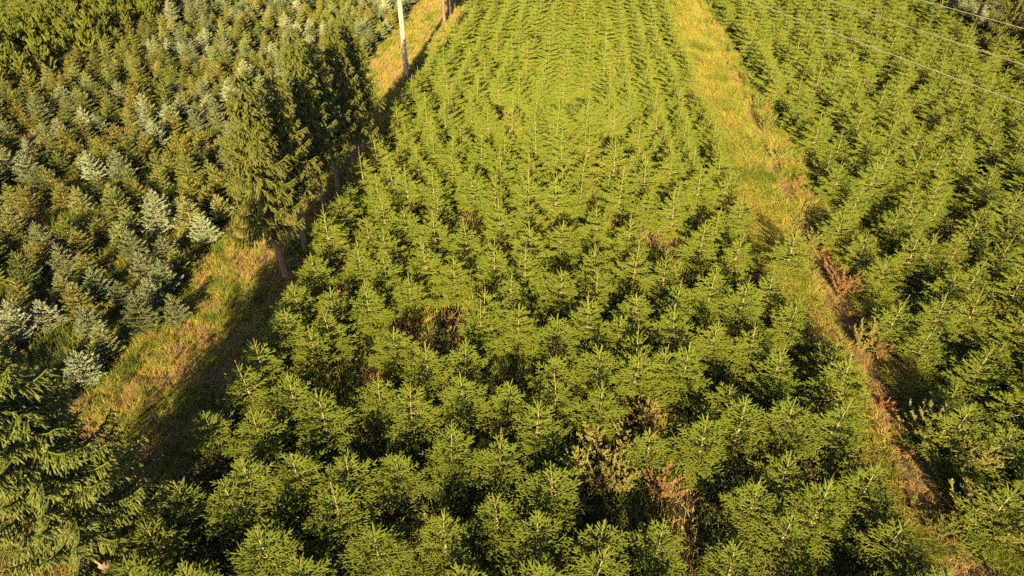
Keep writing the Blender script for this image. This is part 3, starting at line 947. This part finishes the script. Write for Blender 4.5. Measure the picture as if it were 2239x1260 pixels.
weed_stem = bark_mat('weed_stem', (0.14, 0.11, 0.04), (0.24, 0.16, 0.07), 30)
WK = dict(green=(1.05, 28, .85, .40, 1.5), gold=(1.0, 20, .7, .50, 1.1), rust=(.95, 20, .8, .80, .8), pale=(.8, 26, .75, .46, .8))
wp = {}
for i, (nm, (H_, n_, sp, ti, le)) in enumerate(WK.items()):
    st, lf = weed_meshes(40 + i, H_, n_, sp, ti, le)
    wp[nm] = (st.mesh('weed_stems', [weed_stem]), lf.mesh('weed_foliage', [M['weed']]))
WEEDS = [  # pixel of the base, kind, size, label
    ((1838, 650), 'rust', 1.15, 'large rust-brown tall weed beside the brown track, half way down the picture'),
    ((1812, 610), 'rust', .8, 'smaller rust-tipped weed just behind the large rusty one on the track'),
    ((1880, 770), 'gold', 1.1, 'golden yellow weed with rusty tips right of the brown track'),
    ((1915, 775), 'rust', .8, 'reddish weed touching the golden weed beside the brown track'),
    ((2050, 1000), 'green', 1.45, 'biggest feathery green weed, in the lower right beside the track'),
    ((2095, 1030), 'green', 1.25, 'feathery green weed leaning right of the biggest green one'),
    ((2000, 960), 'green', 1.05, 'dull green weed just left behind the biggest feathery green weed'),
    ((2110, 1150), 'green', 1.25, 'feathery green weed low in the lower right corner by the track'),
    ((2155, 1190), 'green', 1.15, 'rightmost feathery green weed near the bottom right corner'),
    ((2040, 1175), 'green', .6, 'small green weed growing on the brown track near the bottom edge'),
    ((1410, 935), 'gold', 1.0, 'dry golden weed standing alone in a gap of the centre firs'),
    ((1437, 1085), 'rust', 1.0, 'dead red-brown weed in the weedy gap of the front firs'),
    ((1330, 1030), 'pale', 1.15, 'pale green bushy weed in the weedy gap, left of the dead red one'),
    ((1375, 1000), 'green', 1.0, 'green weed at the back of the weedy gap of the front firs'),
    ((1290, 990), 'gold', .95, 'small yellowish weed at the left side of the weedy gap'),
    ((1010, 1060), 'pale', .6, 'pale weed below two young firs in the lower middle'),
    ((965, 760), 'green', .8, 'dark green tall weed clump in the opening left of centre'),
    ((985, 715), 'gold', .55, 'small golden weed behind the dark clump in the opening left of centre'),
    ((1312, 745), 'pale', .75, 'pale dry grassy weed between firs right of the centre'),
    ((1738, 500), 'green', .7, 'grey-green weed on the right side of the track, upper middle'),
    ((1700, 360), 'green', .85, 'grey-green weed at the right edge of the track, farther up'),
    ((1672, 290), 'green', .85, 'grey-green weed next to the upper right edge of the track'),
    ((1655, 235), 'green', .8, 'small far green weed on the upper right edge of the track'),
    ((1775, 545), 'green', .85, 'green weed directly behind the smaller rusty weed at the track'),
    ((1640, 190), 'green', .8, 'farthest green weed on the right edge of the track'),
    ((1515, 180), 'gold', .9, 'yellow weed at the left edge of the long grass, far up the track'),
    ((1050, 420), 'gold', .8, 'yellow-green tall weed standing among the firs above centre'),
    ((1345, 170), 'pale', .9, 'pale yellow weed sticking out of the far centre firs'),
    ((2160, 690), 'gold', .6, 'yellowish weed between the firs near the right edge'),
    ((1270, 1050), 'green', .95, 'leafy green weed at the front left of the weedy gap'),
    ((1360, 1075), 'pale', 1.1, 'pale weed just left of the dead red-brown one in the weedy gap'),
    ((1345, 950), 'pale', .95, 'pale weed at the rear of the weedy gap, left of the golden one'),
    ((1310, 1075), 'gold', .9, 'golden weed at the front edge of the weedy gap'),
    ((970, 1200), 'pale', .8, 'dry twiggy weed under the front firs at the bottom middle'),
]
wr = random.Random(9)
seen = set()
for (u, v), kd, sz, lab in WEEDS:
    p = ground_at(u, v, 0.0)
    t = empty('tall_weed', (p[0], p[1], 0), wr.uniform(0, 6.283), sz * 1.0)
    tag(t, lab, 'weed', 'tall weeds along the track and in gaps')
    if kd not in seen:
        seen.add(kd)
        first = [link_mesh('stems', wp[kd][0], t), link_mesh('foliage', wp[kd][1], t)]
        wp[kd] = (wp[kd][0], wp[kd][1], first)
    else:
        for c in wp[kd][2]:
            d = c.copy(); col.objects.link(d); d.parent = t

# knee-high herbs that edge the track as one ragged mass
s = Soup()
for i in range(150):
    y = 6.5 + 58 * (i / 150) ** 1.25 + wr.uniform(-.2, .2)
    sd = wr.random()
    x = float(TC(np.array([y]))[0]) + (wr.uniform(.45, 1.15) if sd < .72 else wr.uniform(-.9, -.4) if sd < .85 else wr.uniform(-.4, .4))
    st, lf = weed_meshes(500 + i, wr.uniform(.25, .62), wr.randint(5, 9), .9, wr.choice((.12, .2, .3, .42, .5, .82, .9) if y > 24 else (.15, .3, .45, .75, .82, .9, .95)), .6)
    for so, mi in ((st, 1), (lf, 0)):
        V = np.concatenate(so.v) + np.array([x, y, 0]); T = np.concatenate(so.t); A = np.concatenate(so.a)
        s.add(V, T, mi, A[:, 0], A[:, 1])
tag(link_mesh('verge_herbs', s.mesh('verge_herbs', [M['weed'], weed_stem])), kind='stuff')

# ------------------------------------------------------------------ tall old spruces
NP = []
for q, (H_, rd, ba) in enumerate([(7.8, 1.2, 2.6), (7.2, 1.1, 3.0), (8.0, 1.2, 3.0), (8.2, 1.75, 1.7)]):
    c, t = norway(q + 3, H_, rd, ba)
    NP.append((c.mesh('tall_spruce_crown', [M['norway'], M['twig']]), t.mesh('tall_spruce_trunk', [M['old_bark']], True), H_))
SPR = [  # x, y, prototype, scale, turn, label
    (-10.30, 18.66, 0, 1.0, 0.4, 'front tall spruce of the clump by the grassy path, bare lower trunk'),
    (-10.22, 20.53, 1, .98, 2.0, 'second tall spruce from the front in the clump by the path'),
    (-10.37, 23.46, 2, .97, 4.1, 'third tall spruce from the front in the clump by the path'),
    (-10.31, 25.23, 1, .95, 5.2, 'fourth tall spruce from the front in the clump by the path'),
    (-10.29, 27.52, 0, .90, 3.0, 'fifth tall spruce from the front in the clump by the path'),
    (-10.33, 29.30, 2, .88, 1.2, 'rearmost tall spruce of the clump by the path'),
    (-10.32, 7.12, 3, 1.0, 0.9, 'big dark spruce in the bottom left corner with drooping branches'),
    (-10.48, 53.5, 1, 1.0, 0.3, 'far spruce trunk at the top edge, left of two close trunks'),
    (-10.46, 55.6, 0, 1.0, 2.3, 'far spruce trunk at the top edge, right of a similar thin trunk'),
    (-10.40, 57.6, 2, 1.0, 4.3, 'farthest spruce of the path row, dark against the top edge'),
    (31.24, 55.72, 2, 1.0, 1.3, 'shaded tall spruce in the top right corner, left one of two'),
    (30.38, 49.67, 3, 1.0, 3.3, 'shaded tall spruce in the top right corner, right one of two'),
    (31.0, 43.8, 2, 1.05, 5.3, 'tall spruce at the right edge shading the blue spruces behind'),
    (31.4, 37.0, 3, 1.0, 0.8, 'tall spruce past the right edge, nearest of its row'),
]
got = {}
for x, y, q, sc, rz, lab in SPR:
    t = empty('tall_spruce', (x, y, 0), rz, sc)
    tag(t, lab, 'spruce', 'tall old spruces in rows')
    if q not in got:
        got[q] = [link_mesh('crown', NP[q][0], t), link_mesh('trunk', NP[q][1], t)]
    else:
        for c in got[q]:
            d = c.copy(); col.objects.link(d); d.parent = t

# ------------------------------------------------------------------ utility pole (its head is above the picture) and the power lines
pole = empty('utility_pole', (-10.73, 40.79, 0))
tag(pole, 'pale timber utility pole standing on the grassy path, its foot in shade', 'utility pole')
s = Soup()
zz = np.linspace(-.2, 11.4, 14)
s.chain([(0.03 * math.sin(z * .4), 0, z) for z in zz], np.linspace(.165, .125, 14), 0, 20)
link_mesh('shaft', s.mesh('pole_shaft', [M['pole']], True), pole)
s = Soup()
hx, hy, y0 = 1.1, .055, .17
V = np.array([[a, b, c] for a in (-hx, hx) for b in (y0 - hy, y0 + hy) for c in (10.75, 10.89)], float)
T = np.array([[0, 1, 3], [0, 3, 2], [4, 6, 7], [4, 7, 5], [0, 4, 5], [0, 5, 1], [2, 3, 7], [2, 7, 6], [0, 2, 6], [0, 6, 4], [1, 5, 7], [1, 7, 3]])
s.add(V, T, 0, .5, .5)
link_mesh('crossarm', s.mesh('pole_crossarm', [M['pole']]), pole)
s = Soup()
s.chain([(0, 0, 0), (0, 0, .05), (0, 0, .06), (0, 0, .12), (0, 0, .13), (0, 0, .19)], [.02, .02, .055, .045, .05, .025], 0, 12)
ins = s.mesh('pole_insulator', [M['porcelain']], True)
for dx in (-1.0, -.45, 1.0):
    link_mesh('insulator', ins, pole).location = (dx, y0, 10.885)

ZW = 11.0
for (a, b), lab in ((((1640, 0), (2239, 225)), 'lowest of the three thin power lines crossing the upper right'),
                    (((1820, 0), (2239, 140)), 'middle one of the three thin power lines at the upper right'),
                    (((2020, 0), (2239, 60)), 'highest of the three thin power lines, nearest the top right corner')):
    A, B = ground_at(*a, ZW), ground_at(*b, ZW)
    d = nz(B - A)
    tt = np.linspace(-45, 40, 60)
    mid = np.linalg.norm(B - A) / 2
    P = A + d * (tt + mid)[:, None]
    P[:, 2] += .00035 * tt ** 2 - .02
    s = Soup()
    s.chain(P, .0062, 0, 6, False)
    tag(link_mesh('power_line', s.mesh('power_line', [M['wire']], True)), lab, 'power line', 'power lines crossing the upper right')
